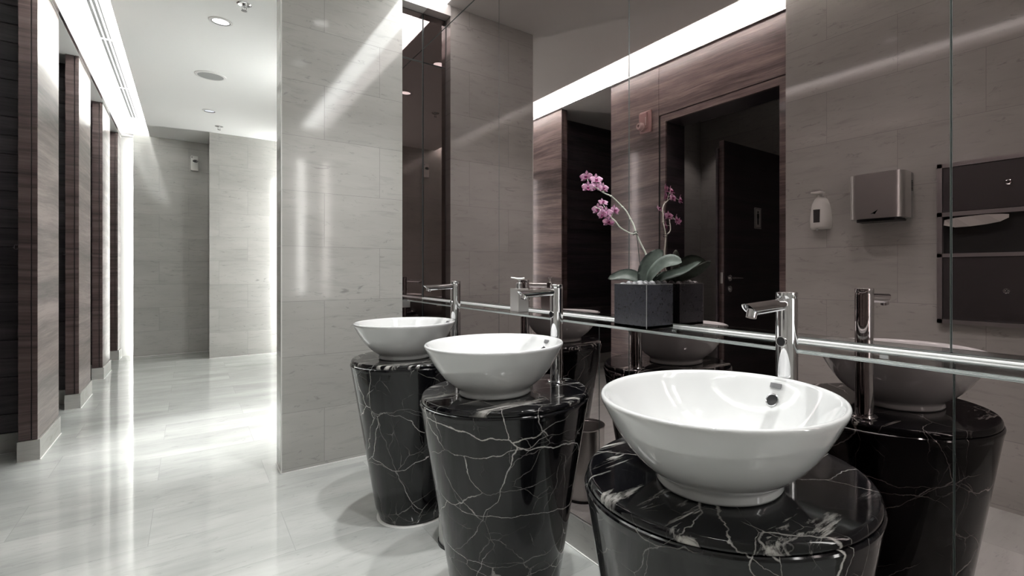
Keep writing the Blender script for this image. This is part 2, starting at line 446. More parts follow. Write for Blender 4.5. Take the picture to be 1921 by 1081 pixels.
# entrance door frame
e = tag(bpy.data.objects.new('door_1', None), 'dark wooden frame of the entrance opening, seen in the mirror', None, kind='structure'); COL.objects.link(e)
fy0, fy1, oy0, oy1, ft, ot = 1.715, 2.828, 1.761, 2.772, 2.409, 2.356
def dpart(name, d, mat):
    o = bx(name, d, mat); o.parent = e; return o
dpart('frame_post', (XW - .02, XW - .002, oy1, fy1, 0, ft), M_woodY)
dpart('frame_post', (XW - .02, XW - .002, fy0, oy0, 0, ft), M_woodY)
dpart('frame_head', (XW - .02, XW - .002, oy0, oy1, ot, ft), M_woodY)
dpart('jamb_lining', (-.94, XW - .02, oy1, fy1 + .01, 0, ft + .01), M_wooddark)
dpart('jamb_lining', (-.94, XW - .02, fy0 - .08, oy0, 0, ft + .01), M_wooddark)
dpart('head_lining', (-.94, XW - .02, oy0, oy1, ot, ft + .01), M_wooddark)
struct('wall_entrance_head', (-.94, XW - .121, 1.45, 3.32, 2.42, 2.84), M_darkhole)
# vestibule
struct('wall_vestibule', (-1.97, -1.85, 1.0, 3.34, 0, 2.69), M_tileY, label='limestone wall of the entrance passage, seen through the opening')
struct('wall_vestibule_end', (-1.85, -.94, 3.30, 3.34, 0, 2.69), M_tileX)
struct('wall_vestibule_near', (-1.97, -.705, .90, .999, 0, 2.84), M_tileX)
struct('wall_vestibule_side', (-.94, -.705, 1.0, 1.634, 0, 2.41), M_white)
struct('ceiling_vestibule', (-1.97, -.705, .90, 3.35, 2.70, 2.74), M_paint)
d = thing('door_leaf', 'dark wooden toilet door with a man sign, reflected in the mirror', 'door', (-1.83, 2.40, .006))
def dl(name, dd, mat, par=d, bev=.0):
    o = bx(name, dd, mat, par, bev); return o
dl('leaf', (0, .84, 0, .042, 0, 2.16), M_doorwood)
dl('edge_strip', (.84, .853, -.001, .043, 0, 2.16), M_woodX)
dl('door_stop', (.84, .875, .043, .06, 0, 2.1), M_wooddark)
bm = bmesh.new(); rod(bm, (.78, -.002, 1.045), (.78, -.012, 1.045), .026, seg=28); rod(bm, (.78, -.012, 1.045), (.78, -.05, 1.045), .008); rod(bm, (.782, -.046, 1.045), (.655, -.046, 1.043), .0085, .006)
obj('handle', bm, M_chrome, d, True)
bm = bmesh.new(); rod(bm, (.78, -.002, .955), (.78, -.012, .955), .026, seg=28); rod(bm, (.78, -.012, .955), (.78, -.02, .955), .010)
obj('lock', bm, M_chrome, d, True)
dl('latch_plate', (.853, .8545, .008, .032, 1.0, 1.09), M_steel)
sg = dl('sign_plate', (.315, .415, -.006, 0, 1.47, 1.65), M_steel, bev=.001)
bm = bmesh.new()
for q in ((.322, .408, 1.640, 1.643), (.322, .408, 1.477, 1.480), (.322, .325, 1.477, 1.643), (.405, .408, 1.477, 1.643)): box(bm, q[0], q[1], -.0068, -.006, q[2], q[3])
lathe(bm, [(0, 0), (.009, 0), (.009, .001), (0, .001)], 20, mat=Matrix.Translation((.365, -.0068, 1.613)) @ Matrix.Rotation(-PI / 2, 4, 'X'))
box(bm, .351, .379, -.0068, -.006, 1.560, 1.600, bev=0); box(bm, .355, .364, -.0068, -.006, 1.505, 1.561); box(bm, .366, .375, -.0068, -.006, 1.505, 1.561)
obj('man_pictogram', bm, M_black, sg)

# ------------------------------------------------------------------ lamps and ceiling fittings
bx_ = tag(bx('cove_light_strip', (-.33, -.29, YB + .02, 8.5, ZC + .0355, ZC + .050), M_led), 'long light strip hidden in the cove above the stall fronts', 'light strip')
tag(bx('mirror_light_strip', (1.0735, M + .0075, YB + .01, 3.10, 2.880, 2.892), M_ledtop), 'long flat light diffuser in the ceiling along the mirror top', 'light strip')
tag(bx('far_light_strip', (-.562, -.535, 8.668, 8.690, .02, 2.82), M_ledfar), 'vertical light strip shining from behind the far wall edge at left', 'light strip')
tag(bx('corner_light_strip', (1.19, 1.2035, 7.62, 7.70, .05, 2.80), M_ledcorner), 'vertical light strip in the far corner behind the partition', 'light strip')
tag(bx('added_side_strip', (1.19, 1.2035, 5.0, 5.10, .05, 2.80), M_ledcorner), 'added unseen light strip on the corridor side wall halfway behind the partition', 'light strip')  # added strip, hidden by the partition, to brighten the corridor ceiling
wl = thing('wall_lamp', 'tall narrow glowing wall lamp beside the mirror, seen reflected in the limestone', 'lamp', (1.07, YB, 0))
bx('diffuser', (-.033, .033, .012, .03, .80, 2.46), M_ledback, wl, .004)
bx('backplate', (-.04, .04, 0, .012, .78, 2.48), M_alu, wl)

def downlight(x, y, lens, label, group=None, r=.055):
    t = thing('downlight', label, 'ceiling light', (x, y, ZC), group)
    bm = bmesh.new(); lathe(bm, [(r * 1.28, 0), (r * 1.28, -.004), (r * 1.12, -.007), (r, -.006), (r * .98, -.001)], 40); obj('trim_ring', bm, M_white, t, True)
    bm = bmesh.new(); lathe(bm, [(0, -.0015), (r * .97, -.0015), (r * .97, -.0003), (0, -.0003)], 36); obj('lens', bm, lens, t)
    bm = bmesh.new(); lathe(bm, [(r * .985, -.0016), (r * 1.01, -.0065), (r * .93, -.0065), (r * .92, -.0016)], 36); obj('dark_baffle', bm, M_black, t)
    return t
dlt = [('lit round ceiling downlight nearest in the corridor, between sprinkler and speaker', M_lamp), ('small dim ceiling downlight farther down the corridor, before the far sprinkler', M_lampdim)]
downlight(.175, 4.311, M_lamp, dlt[0][0]); downlight(.175, 6.784, M_lampdim, dlt[1][0], r=.05)
for i, (x, y, kx) in enumerate(SPOTS[:3]):
    downlight(x, y, M_lamp, 'round ceiling downlight above the %s washbasin' % ('nearest', 'middle', 'farthest')[i])
downlight(.05, 1.0, M_lamp, 'round ceiling downlight above the viewer')
t = thing('ceiling_speaker', 'round flush ceiling speaker with grey grille between the two corridor downlights', 'speaker', (.152, 5.562, ZC))
bm = bmesh.new(); lathe(bm, [(.118, 0), (.118, -.004), (.108, -.008), (.096, -.007)], 48); obj('rim', bm, M_white, t, True)
bm = bmesh.new(); lathe(bm, [(0, -.0085), (.06, -.008), (.097, -.006), (.097, -.001), (0, -.001)], 48); obj('grille', bm, M_grey, t, True)
def sprinkler(x, y, label):
    t = thing('sprinkler_head', label, 'sprinkler', (x, y, ZC))
    bm = bmesh.new(); lathe(bm, [(.042, 0), (.042, -.003), (.034, -.007), (.020, -.004), (0, -.004)], 32); obj('escutcheon', bm, M_chrome, t, True)
    bm = bmesh.new(); rod(bm, (0, 0, -.003), (0, 0, -.022), .010, .008)
    for s in (-1, 1): tube(bm, [(s * .008, 0, -.018), (s * .013, 0, -.028), (s * .006, 0, -.040), (0, 0, -.043)], .002, 6)
    rod(bm, (0, 0, -.022), (0, 0, -.042), .0025); obj('frame', bm, M_chrome, t, True)
    bm = bmesh.new(); lathe(bm, [(0, -.042), (.016, -.043), (.017, -.045), (0, -.046)], 20); obj('deflector', bm, M_steeld, t, True)
    return t
sprinkler(.286, 3.94, 'chrome sprinkler head on the ceiling, the nearer one beside the lit downlight')
sprinkler(.286, 7.431, 'chrome sprinkler head on the ceiling near the far wall')
sprinkler(.256, 1.05, 'sprinkler head on the ceiling of the washroom bay, seen in the narrow mirror')
# linear slot grille in the cove
t = thing('air_grille', 'long white linear air grille with dark slots in the lit cove', 'vent', (-.541, 0, 3.05))
bx('frame', (-.046, .046, 1.0, 8.37, -.006, 0), M_cove, t)
for s in (-.026, .002, .028):
    bx('slot', (s - (.009 if s < .02 else .005), s + (.009 if s < .02 else .005), 1.02, 8.35, -.0066, -.0058), M_darkhole, t)
for yy in (5.66, 7.06, 4.26):
    bx('slot_bridge', (-.036, .036, yy, yy + .03, -.0075, -.006), M_cove, t)

# ------------------------------------------------------------------ mirror wall
J = [YB, .314, 1.243, 2.166, 3.18]
def mirror(label, y0, y1, z0, z1, group):
    t = thing('mirror', label, 'mirror', (M, (y0 + y1) / 2, z0), group)
    h = (y1 - y0) / 2
    o = bx('glass', (0, .005, -h + .0022, h - .0022, .0022, z1 - z0 - .0022), M_mirror, t)
    bm = bmesh.new()
    a, b, c, dd = -h + .0007, h - .0007, .0007, z1 - z0 - .0007
    for q in ((a, a + .0021, c, dd), (b - .0021, b, c, dd), (a, b, c, c + .0021), (a, b, dd - .0021, dd)): box(bm, .0004, .0055, q[0], q[1], q[2], q[3])
    obj('polished_edge', bm, M_edge, t)
    return t
mirror('tall upper mirror panel nearest the viewer at the right edge', J[0], J[1], .935, 2.86, 'upper mirror panels')
mirror('tall upper mirror panel reflecting the hand dryer behind the nearest washbasin', J[1], J[2], .935, 2.86, 'upper mirror panels')
mirror('tall upper mirror panel behind the orchid flowers and the steel soap dispenser', J[2], J[3], .935, 2.86, 'upper mirror panels')
mirror('tall upper mirror panel next to the corner behind the farthest tap', J[3], J[4], .935, 2.565, 'upper mirror panels')
mirror('short top mirror panel under the ceiling above the farthest tap', J[3], J[4], 2.569, 2.86, 'upper mirror panels')
for a, b, lb in ((J[0], .309, 'lower mirror panel below the shelf at the right edge'), (.309, 1.243, 'lower mirror panel below the shelf behind the nearest pedestal'),
                 (1.243, 1.403, 'narrow lower mirror strip below the planter'), (1.403, J[3], 'lower mirror panel below the shelf behind the middle pedestal'), (J[3], J[4], 'lower mirror panel below the shelf in the far corner')):
    mirror(lb, a, b, .129, .912, 'lower mirror panels')
# narrow return mirror in the recess by the partition
def mirror2(label, z0, z1):
    t = thing('mirror', label, 'mirror', (1.127, 3.18, z0), 'narrow corner mirror panels')
    h = .0775
    bx('glass', (-h + .002, h - .002, .001, .006, .0022, z1 - z0 - .0022), M_mirror, t)
    bm = bmesh.new()
    a, b, c, dd = -h + .0005, h - .0005, .0007, z1 - z0 - .0007
    for q in ((a, a + .002, c, dd), (b - .003, b, c, dd), (a, b, c, c + .002), (a, b, dd - .002, dd)): box(bm, q[0], q[1], .0004, .0065, q[2], q[3])
    obj('polished_edge', bm, M_edge, t)
mirror2('narrow tall mirror strip in the corner beside the partition', .129, 2.477)
mirror2('narrow short mirror strip in the corner right under the ceiling', 2.481, 2.80)
struct('trim_corner', (1.0475, M, 3.10, 3.194, 2.803, 2.874), M_white)
struct('wall_corner_backing', (PE + .0005, M + .007, 3.1875, 3.1945, 0, 2.802), M_darkhole)
struct('baseboard_mirror', (M - .006, M + .0075, YB, 3.18, 0, .127), M_plinthY, label='pale stone baseboard under the mirror')
struct('trim_mirror_base', (M - .011, M - .006, YB, 3.18, 0, .004), M_caulk)
struct('trim_partition_base', (PX - .004, PE, YW - .006, YW - .0005, 0, .003), M_caulk)
struct('trim_partition_side', (PX - .006, PX - .0005, YW - .006, PT, 0, .003), M_caulk)
struct('trim_far_niche', (-.565, .2, 8.537, 8.5445, 0, .004), M_caulk)
struct('trim_far', (.2, 1.2, 7.80, 7.808, 0, .004), M_caulk)
tag(bx('shelf_rail', (M - .010, M - .0005, YB, 3.178, .9185, .9325), M_rail, None, .0035), 'bright aluminium rail running along the back of the glass shelf', 'rail')
t = thing('glass_shelf', 'long clear glass shelf with polished edge along the mirror', 'shelf', (1.065, 0, .9175))
bx('glass_plate', (0, .131, YB + .001, 3.177, .001, .010), M_glass, t, .0008)
for yy in (.42, 1.0, 1.62, 2.12, 2.7):
    bx('support_clip', (.095, .1305, yy - .01, yy + .01, -.012, -.0005), M_chrome, t, .002)
bx('support_clip', (.0, .05, 3.16, 3.178, -.045, -.0005), M_steel, t, .002)

# ------------------------------------------------------------------ washstands
CX, C0, SP = .815, .577, .838
BY = (.556, 1.405, 2.238)
ZP = .716
def pedestal(label, y):
    t = thing('pedestal', label, 'pedestal', (CX, y, 0), 'black marble washstand pedestals')
    bm = bmesh.new()
    lathe(bm, [(0, .004), (.150, .004), (.153, .012), (.160, .038), (.166, .050), (.1685, .062), (.2675, .680), (.2700, .688), (.2705, .693), (.2690, .6965), (.2665, .6985), (.2640, .6985), (0, .6985)], 128)
    obj('body', bm, M_marble, t, True, angle=25)
    bm = bmesh.new()
    lathe(bm, [(0, .6986), (.2635, .6986), (.2655, .7005), (.2665, .7035), (.2660, .7080), (.2645, .712), (.2615, .7150), (.2585, .716), (0, .716)], 128)
    obj('top_slab', bm, M_marbletop, t, True, angle=25)
    bm = bmesh.new(); lathe(bm, [(.149, .0005), (.162, .0005), (.160, .004), (.149, .0055)], 96); obj('sealant_ring', bm, M_caulk, t, True)
    return t
names3 = ('nearest', 'middle', 'farthest')
for k_ in range(3):
    pedestal('tapered round black marble pedestal with white veins, the %s of the three' % names3[k_], C0 + SP * k_)

def basin_inner():
    pass
BP_out = [(0, .0), (.108, .0), (.1165, .0015), (.1185, .006), (.1165, .013), (.1175, .018), (.127, .025), (.143, .036), (.162, .053), (.180, .074), (.196, .097), (.209, .119), (.219, .138), (.2245, .148), (.2262, .153)]
BP_in = [(.2262, .1565), (.2245, .1595), (.2215, .1605), (.218, .1592), (.214, .154), (.207, .142), (.194, .119), (.177, .094), (.157, .071), (.132, .052), (.104, .037), (.070, .027), (.035, .022), (.0, .021)]
def basin(label, y):
    t = thing('wash_basin', label, 'basin', (.7690, y, ZP), 'white vessel basins')
    bm = bmesh.new(); lathe(bm, [(r * .962, z) for r, z in BP_out + BP_in], 128); obj('bowl', bm, M_porc, t, True, angle=60)
    # overflow
    r, z = .1852, .1165; nrm = Vector((-.86, 0, .52)).normalized()
    m = Matrix.Translation((r - .001, 0, z)) @ nrm.to_track_quat('Z', 'Y').to_matrix().to_4x4()
    bm = bmesh.new(); lathe(bm, [(.0085, -.001), (.0115, .0015), (.0125, .0028), (.0140, .0018), (.0145, -.001)], 32, mat=m); obj('overflow_ring', bm, M_chrome, t, True)
    bm = bmesh.new(); lathe(bm, [(0, .0012), (.0115, .0016), (.0115, -.002), (0, -.002)], 32, mat=m); obj('overflow_hole', bm, M_black, t)
    # grey label patch curved with the bowl
    bm = bmesh.new(); n = 8; rows = []
    for (rr, zz) in ((.2017, .1495), (.1968, .1405)):
        rows.append([bm.verts.new(((rr - .0012) * math.cos(a), (rr - .0012) * math.sin(a), zz)) for a in [(-.062 + .124 * i / n) + .0 for i in range(n + 1)]])
    for i in range(n): bm.faces.new((rows[0][i], rows[0][i + 1], rows[1][i + 1], rows[1][i]))
    r_ = bmesh.ops.extrude_face_region(bm, geom=bm.faces[:]);
    for v in [g for g in r_['geom'] if isinstance(g, bmesh.types.BMVert)]: v.co += Vector((.0011, 0, -.0006))
    obj('maker_label', bm, M_label, t)
    bm = bmesh.new(); lathe(bm, [(0, .030), (.018, .029), (.0225, .026), (.0235, .0205), (0, .0205)], 32); obj('drain_plug', bm, M_chrome, t, True)
    return t
for k_ in range(3):
    basin('white porcelain bowl basin on the %s black marble pedestal' % names3[k_], BY[k_])

def faucet(label, y):
    t = thing('faucet', label, 'tap', (1.0096, y, ZP), 'tall chrome taps')
    bm = bmesh.new()
    lathe(bm, [(0, .0), (.0225, 0), (.0225, .326), (.0219, .3268), (.0219, .3278), (.0225, .3286), (.0225, .3395), (.0205, .341), (0, .3415)], 64)
    obj('body', bm, M_chrome, t, True, angle=40)
    bm = bmesh.new(); lathe(bm, [(.0226, 0), (.031, 0), (.0315, .003), (.0295, .0055), (.0228, .006)], 48); obj('base_flange', bm, M_chrome, t, True)
    # spout : cylinder with slanted end
    bm = bmesh.new(); seg = 40; z = .315; r = .0128
    A, B_ = [], []
    for i in range(seg):
        a = 2 * PI * i / seg; yy, zz = r * math.cos(a), r * math.sin(a)
        A.append(bm.verts.new((-.012, yy, z + zz)))
        B_.append(bm.verts.new((-.142 - (zz / r) * .017, yy, z - .006 + zz)))
    for i in range(seg):
        j = (i + 1) % seg; bm.faces.new((A[i], A[j], B_[j], B_[i]))
    # hollow mouth
    C_ = []
    for i in range(seg):
        a = 2 * PI * i / seg; yy, zz = r * .86 * math.cos(a), r * .86 * math.sin(a)
        C_.append(bm.verts.new((-.1405 - (zz / r) * .017, yy, z - .006 + zz)))
    E_ = [bm.verts.new((v.co.x + .006, v.co.y, v.co.z)) for v in C_]
    for i in range(seg):
        j = (i + 1) % seg; bm.faces.new((B_[i], B_[j], C_[j], C_[i])); bm.faces.new((C_[i], C_[j], E_[j], E_[i]))
    bm.faces.new(E_); bm.faces.new(A[::-1])
    sp = obj('spout', bm, M_chrome, t, True, angle=40)
    bm = bmesh.new(); rod(bm, (-.131, 0, .308), (-.136, 0, .293), .0112, .0105, seg=28); obj('aerator', bm, M_chrome, sp, True)
    bm = bmesh.new(); rod(bm, (-.0205, 0, .236), (-.0234, 0, .236), .0098, .0095, seg=32); s_ = obj('sensor_window', bm, M_black, t, True)
    m, L = along((-.0205, 0, .236), (-.0242, 0, .236))
    bm = bmesh.new(); lathe(bm, [(.0096, 0), (.0096, L), (.0112, L), (.0118, 0)], 36, mat=m); obj('sensor_ring', bm, M_chrome, s_, True)
    return t
for k_, y_ in enumerate((.555, 1.403, 2.238)):
    faucet('tall chrome sensor tap beside the %s white basin' % names3[k_], y_)

# bin
t = thing('waste_bin', 'round steel waste bin under the shelf behind the middle pedestal, seen in the mirror', 'bin', (.885, 1.889, 0))
bm = bmesh.new(); lathe(bm, [(0, .002), (.094, .002), (.096, .012), (.099, .345), (.1015, .349), (.103, .345), (.1, .340), (.0965, .336), (.093, .012), (0, .010)], 64); obj('body', bm, M_steel, t, True)
bm = bmesh.new(); lathe(bm, [(.097, 0), (.1, 0), (.1, .012), (.097, .012)], 64); obj('base_ring', bm, M_black, t, True)

# ------------------------------------------------------------------ things on the shelf
ZS = .9277
t = thing('soap_dispenser', 'square brushed steel soap pump bottle on the glass shelf behind the middle tap', 'soap dispenser', (1.1255, 1.8405, ZS))
bx('bottle', (-.0255, .0255, -.0355, .0355, 0, .100), M_steel, t, .0015)
bm = bmesh.new(); lathe(bm, [(0, .1), (.0145, .1), (.0145, .124), (.0125, .126), (0, .126)], 32); obj('collar', bm, M_chrome, t, True)
bm = bmesh.new(); rod(bm, (0, 0, .125), (0, 0, .141), .0045); tube(bm, [(.017, -.013, .1455), (.008, -.006, .1430), (-.004, .003, .1425), (-.018, .014, .1455), (-.029, .023, .1470)], lambda u: .0040 - .002 * abs(u - .4), 12); obj('pump_head', bm, M_steel, t, True)

t = thing('planter', 'square black glazed planter on the glass shelf holding the orchid', 'planter', (1.072, 1.030, ZS))
bm = bmesh.new()
box(bm, 0, .118, 0, .142, 0, .008, bev=.0)
for q in ((0, .006, 0, .142), (.112, .118, 0, .142), (.006, .112, 0, .006), (.006, .112, .136, .142)): box(bm, q[0], q[1], q[2], q[3], .0, .134)
obj('box', bm, M_planter, t)
bm = bmesh.new()
for q in ((-.0006, .0018, -.0006, .1426), (.1164, .1184, -.0006, .1426), (0, .118, -.0006, .0016), (0, .118, .1406, .1426)): box(bm, q[0], q[1], q[2], q[3], .1335, .1348)
box(bm, -.0007, .0010, -.0007, .0010, .001, .1345)
obj('glazed_edge', bm, plain('worn_glaze_edge', (.22, .22, .22), .35), t)
bx('soil', (.0062, .1118, .0062, .1358, .009, .118), plain('dark_soil', (.02, .018, .016), .95), t)
rnd = random.Random(3)
pb = bmesh.new(); bmesh.ops.create_icosphere(pb, subdivisions=3, radius=1)
for v in pb.verts: v.co *= 1 + .08 * math.sin(3 * v.co.x + 2 * v.co.y + 1)
stone0 = obj('pebble', pb, M_pebble, None, True, angle=180)
tag(stone0, 'smooth grey pebble on top of the square black planter', 'pebble', 'grey pebbles in the planter')
first = True; cells = []
for i in range(4):
    for j in range(5): cells.append((i, j))
for (i, j) in cells:
    o = stone0 if first else stone0.copy()
    if not first: COL.objects.link(o)
    first = False
    sx = .0118 + rnd.random() * .0025; 
    o.scale = (sx, sx * .98, .0080 + rnd.random() * .004)
    o.location = (1.072 + .0195 + i * .0262 + rnd.uniform(-.002, .002), 1.03 + .0195 + j * .0256 + rnd.uniform(-.002, .002), ZS + .123 + o.scale[2] * .92)
    o.rotation_euler = (0, 0, rnd.random() * 3)

# orchid
t = thing('orchid', 'potted pink orchid with two arching flower sprays in the black planter', 'plant', (1.135, 1.10, ZS + .118))
OB = Vector((1.135, 1.10, ZS + .118))
def rel(p): return Vector(p) - OB
stem = [(1.150, 1.098, 1.040), (1.166, 1.1, 1.085), (1.172, 1.109, 1.115), (1.163, 1.119, 1.156), (1.149, 1.128, 1.189), (1.137, 1.137, 1.222), (1.133, 1.146, 1.252), (1.128, 1.156, 1.273), (1.118, 1.165, 1.298), (1.110, 1.174, 1.312), (1.098, 1.184, 1.328), (1.076, 1.193, 1.347), (1.056, 1.202, 1.355), (1.023, 1.211, 1.373), (1.004, 1.221, 1.380), (.988, 1.23, 1.381)]
bm = bmesh.new(); tube(bm, [rel(p) for p in stem], lambda u: .0034 - .0019 * u, 10)
for i in (3, 5, 7, 9, 11):
    p = rel(stem[i]); lathe(bm, [(0, -.003), (.0035, -.0015), (.0042, 0), (.0035, .0015), (0, .003)], 10, c=tuple(p))
st = obj('flower_stem', bm, M_stem, t, True, angle=80)
br = [(1.134, 1.14, 1.224), (1.124, 1.15, 1.225), (1.088, 1.16, 1.242), (1.075, 1.17, 1.263), (1.066, 1.18, 1.275), (1.054, 1.19, 1.290), (1.035, 1.2, 1.301), (1.022, 1.21, 1.309)]
bm = bmesh.new(); tube(bm, [rel(p) for p in br], lambda u: .0024 - .001 * u, 8); obj('side_branch', bm, M_stem, t, True, angle=80)
bm = bmesh.new(); rod(bm, rel((1.150, 1.122, 1.045)), rel((1.133, 1.133, 1.226)), .0012, seg=8); obj('support_stick', bm, M_stick, t)
bm = bmesh.new()
for dz in (-.004, .004):
    m = Matrix.Translation(rel((1.135, 1.139, 1.225 + dz))); pts = []
    tube(bm, [m @ Vector((.0075 * math.cos(a), .0075 * math.sin(a), .002 * math.sin(2 * a))) for a in [i * PI / 4 for i in range(8)]], .0012, 6)
obj('stem_clip', bm, M_stick, t, True)
def petal_mesh(bm, m, L, Wd, cup, tipr=.5, th=.0006):
    nu, nv = 7, 5; grid = []
    for i in range(nu):
        u = i / (nu - 1); wdt = Wd * math.sin(PI * (.06 + .90 * u) ** tipr) if False else Wd * (math.sin(PI * min(1, .08 + .92 * u) ** .8) ** .7 if 0 < u < 1 else (.25 if u == 0 else .18))
        row = []
        for j in range(nv):
            s = j / (nv - 1) * 2 - 1
            row.append(bm.verts.new(m @ Vector((L * u, wdt * .5 * s, cup * (u * u * .6 - .25 * s * s * u) * L))))
        grid.append(row)
    for i in range(nu - 1):
        for j in range(nv - 1): bm.faces.new((grid[i][j], grid[i + 1][j], grid[i + 1][j + 1], grid[i][j + 1]))
def flower_meshes():
    bm = bmesh.new()
    for a, L, Wd, cup in ((90, .016, .011, .3), (212, .0155, .0105, .35), (328, .0155, .0105, .35)):
        petal_mesh(bm, Matrix.Rotation(math.radians(a), 4, 'Z'), L, Wd, cup)
    for a in (8, 172):
        petal_mesh(bm, Matrix.Translation((0, 0, .0012)) @ Matrix.Rotation(math.radians(a), 4, 'Z'), .017, .0185, .25)
    bmesh.ops.solidify(bm, geom=bm.faces[:], thickness=.0006)
    o = obj('flower', bm, M_petal, None, True, angle=180)
    bm = bmesh.new()
    lathe(bm, [(0, .009), (.0028, .0075), (.0036, .004), (.002, 0), (0, 0)], 12)
    petal_mesh(bm, Matrix.Translation((0, 0, .003)) @ Matrix.Rotation(math.radians(270), 4, 'Z') @ Matrix.Rotation(-.6, 4, 'Y'), .011, .008, .6)
    bmesh.ops.solidify(bm, geom=bm.faces[:], thickness=.0005)
    l = obj('lip', bm, M_lip, o, True, angle=180)
    return o
f0 = flower_meshes(); f0.parent = t
FL = [((1.000, 1.225, 1.404), (-.9, -.5, .1), 1.05), ((1.001, 1.22, 1.371), (-.5, -.9, -.2), .95), ((1.031, 1.215, 1.397), (-.4, -.9, .1), 1.0), ((1.023, 1.205, 1.373), (-.8, -.6, -.1), 1.05), ((1.053, 1.205, 1.371), (-.1, -1, .1), .9),
      ((1.056, 1.21, 1.325), (-.2, -.8, .5), .85), ((1.027, 1.2, 1.300), (-.95, -.4, 0), 1.0), ((1.056, 1.195, 1.291), (-.5, -.85, -.1), 1.0), ((1.083, 1.185, 1.299), (.1, -1, .1), .95), ((1.058, 1.185, 1.261), (-.5, -.85, -.1), .95), ((1.038, 1.19, 1.283), (-.9, -.3, -.3), .85)]
SH = [.016, -.014, -.004, .018, -.012, .014, .02, -.016, -.006, .012, -.012]
FL = [(tuple(Vector((0, 0, 1.1)) + (Vector(p) - Vector((0, 0, 1.1))) * (1 + d_)), n_, s_) for (p, n_, s_), d_ in zip(FL, SH)]
for i, (p, nn, s) in enumerate(FL):
    if i == 0: o = f0
    else:
        o = f0.copy(); COL.objects.link(o)
        for ch in list(f0.children):
            c = ch.copy(); COL.objects.link(c); c.parent = o
        o.parent = t
    q = Vector(nn).to_track_quat('Z', 'Y')
    o.rotation_mode = 'QUATERNION'; o.rotation_quaternion = q
    o.location = rel(p); o.scale = (s * 1.3, s * 1.3, s * 1.3)
def petiole(p, q):
    bm = bmesh.new(); tube(bm, [rel(p), (rel(p) + rel(q)) / 2 + Vector((0, 0, .003)), rel(q)], .0010, 6); obj('flower_stalk', bm, M_stem, t, True)
near = [stem[14], stem[13], stem[12], stem[13], stem[12], br[5], br[6], br[5], br[4], br[3], br[6]]
for (p, nn, s), q in zip(FL, near):
    petiole(tuple(Vector(p) - Vector(nn).normalized() * .002), q)
def leaf(pts, width, up, fold=.25):
    """pts centre line, up = side normal hint"""
    pts = [rel(p) for p in pts]; n = 14; bm = bmesh.new(); rows = []
    def cr(t_):
        f = t_ * (len(pts) - 1); i = min(int(f), len(pts) - 2); f -= i
        p0, p1, p2, p3 = pts[max(i - 1, 0)], pts[i], pts[i + 1], pts[min(i + 2, len(pts) - 1)]
        return .5 * ((2 * p1) + (p2 - p0) * f + (2 * p0 - 5 * p1 + 4 * p2 - p3) * f * f + (3 * p1 - p0 - 3 * p2 + p3) * f ** 3)
    for i in range(n + 1):
        u = i / n; p = cr(u); d = (cr(min(1, u + .02)) - cr(max(0, u - .02))).normalized()
        side = d.cross(Vector(up)).normalized(); nr = side.cross(d).normalized()
        wd = width * max(.06, math.sin(PI * min(1, (.10 + .90 * u)) ** 1.15) ** .62 if u < 1 else .05)
        rows.append([bm.verts.new(p + side * (wd * .5 * s) + nr * (abs(s) ** 1.3 * fold * wd * .5)) for s in (-1, -.66, -.33, 0, .33, .66, 1)])
    for a, b in zip(rows, rows[1:]):
        for j in range(6): bm.faces.new((a[j], a[j + 1], b[j + 1], b[j]))
    bmesh.ops.solidify(bm, geom=bm.faces[:], thickness=.0012)
    return obj('leaf', bm, M_leaf, t, True, angle=180)
leaf([(1.146, 1.108, 1.060), (1.128, 1.130, 1.082), (1.100, 1.158, 1.090), (1.066, 1.196, 1.078)], .042, (-.75, -.45, .5))
leaf([(1.150, 1.100, 1.050), (1.148, 1.100, 1.085), (1.156, 1.085, 1.132), (1.172, 1.055, 1.168)], .066, (-.9, -.55, .35))
leaf([(1.150, 1.095, 1.050), (1.142, 1.070, 1.092), (1.144, 1.015, 1.128), (1.146, .958, 1.128)], .062, (-.8, -.1, .65))
leaf([(1.158, 1.095, 1.050), (1.165, 1.050, 1.080), (1.176, .980, 1.100), (1.184, .915, 1.132)], .034, (-.8, -.2, .5), .4)
leaf([(1.160, 1.100, 1.050), (1.172, 1.080, 1.078), (1.180, 1.050, 1.098)], .040, (-.6, .2, .8))

# ------------------------------------------------------------------ things on the dryer wall (seen in the mirror)
t = thing('hand_dryer', 'wide brushed steel hand dryer on the limestone wall, seen in the mirror', 'hand dryer', (DX, 1.058, 1.38))
def rounded_front(bm, d0, d1, hw, z0, z1, r, seg=10):
    pts = [(d0, -hw)]
    for i in range(seg + 1):
        a = -PI / 2 + PI / 2 * i / seg; pts.append((d1 - r + r * math.cos(a), -hw + r + r * math.sin(a)))
    for i in range(seg + 1):
        a = PI / 2 * i / seg; pts.append((d1 - r + r * math.cos(a), hw - r + r * math.sin(a)))
    pts.append((d0, hw))
    lo = [bm.verts.new((x, y, z0)) for x, y in pts]; hi = [bm.verts.new((x, y, z1)) for x, y in pts]
    n = len(pts)
    for i in range(n):
        j = (i + 1) % n; bm.faces.new((lo[i], lo[j], hi[j], hi[i]))
    bm.faces.new(lo[::-1]); bm.faces.new(hi)
bm = bmesh.new(); rounded_front(bm, .035, .150, .132, 0, .236, .045); obj('steel_cover', bm, M_steel, t, True)
bm = bmesh.new(); rounded_front(bm, 0, .0349, .130, -.004, .234, .002, 2); obj('side_housing', bm, M_grey, t)
bm = bmesh.new(); rounded_front(bm, .02, .125, .105, -.014, -.0005, .03); obj('air_outlet', bm, M_black, t)
bm = bmesh.new()
for i in range(7): box(bm, .008, .026, -.1318, -.130, .14 + i * .008, .144 + i * .008)
obj('side_vent', bm, M_black, t)
bm = bmesh.new()   # small winged mark
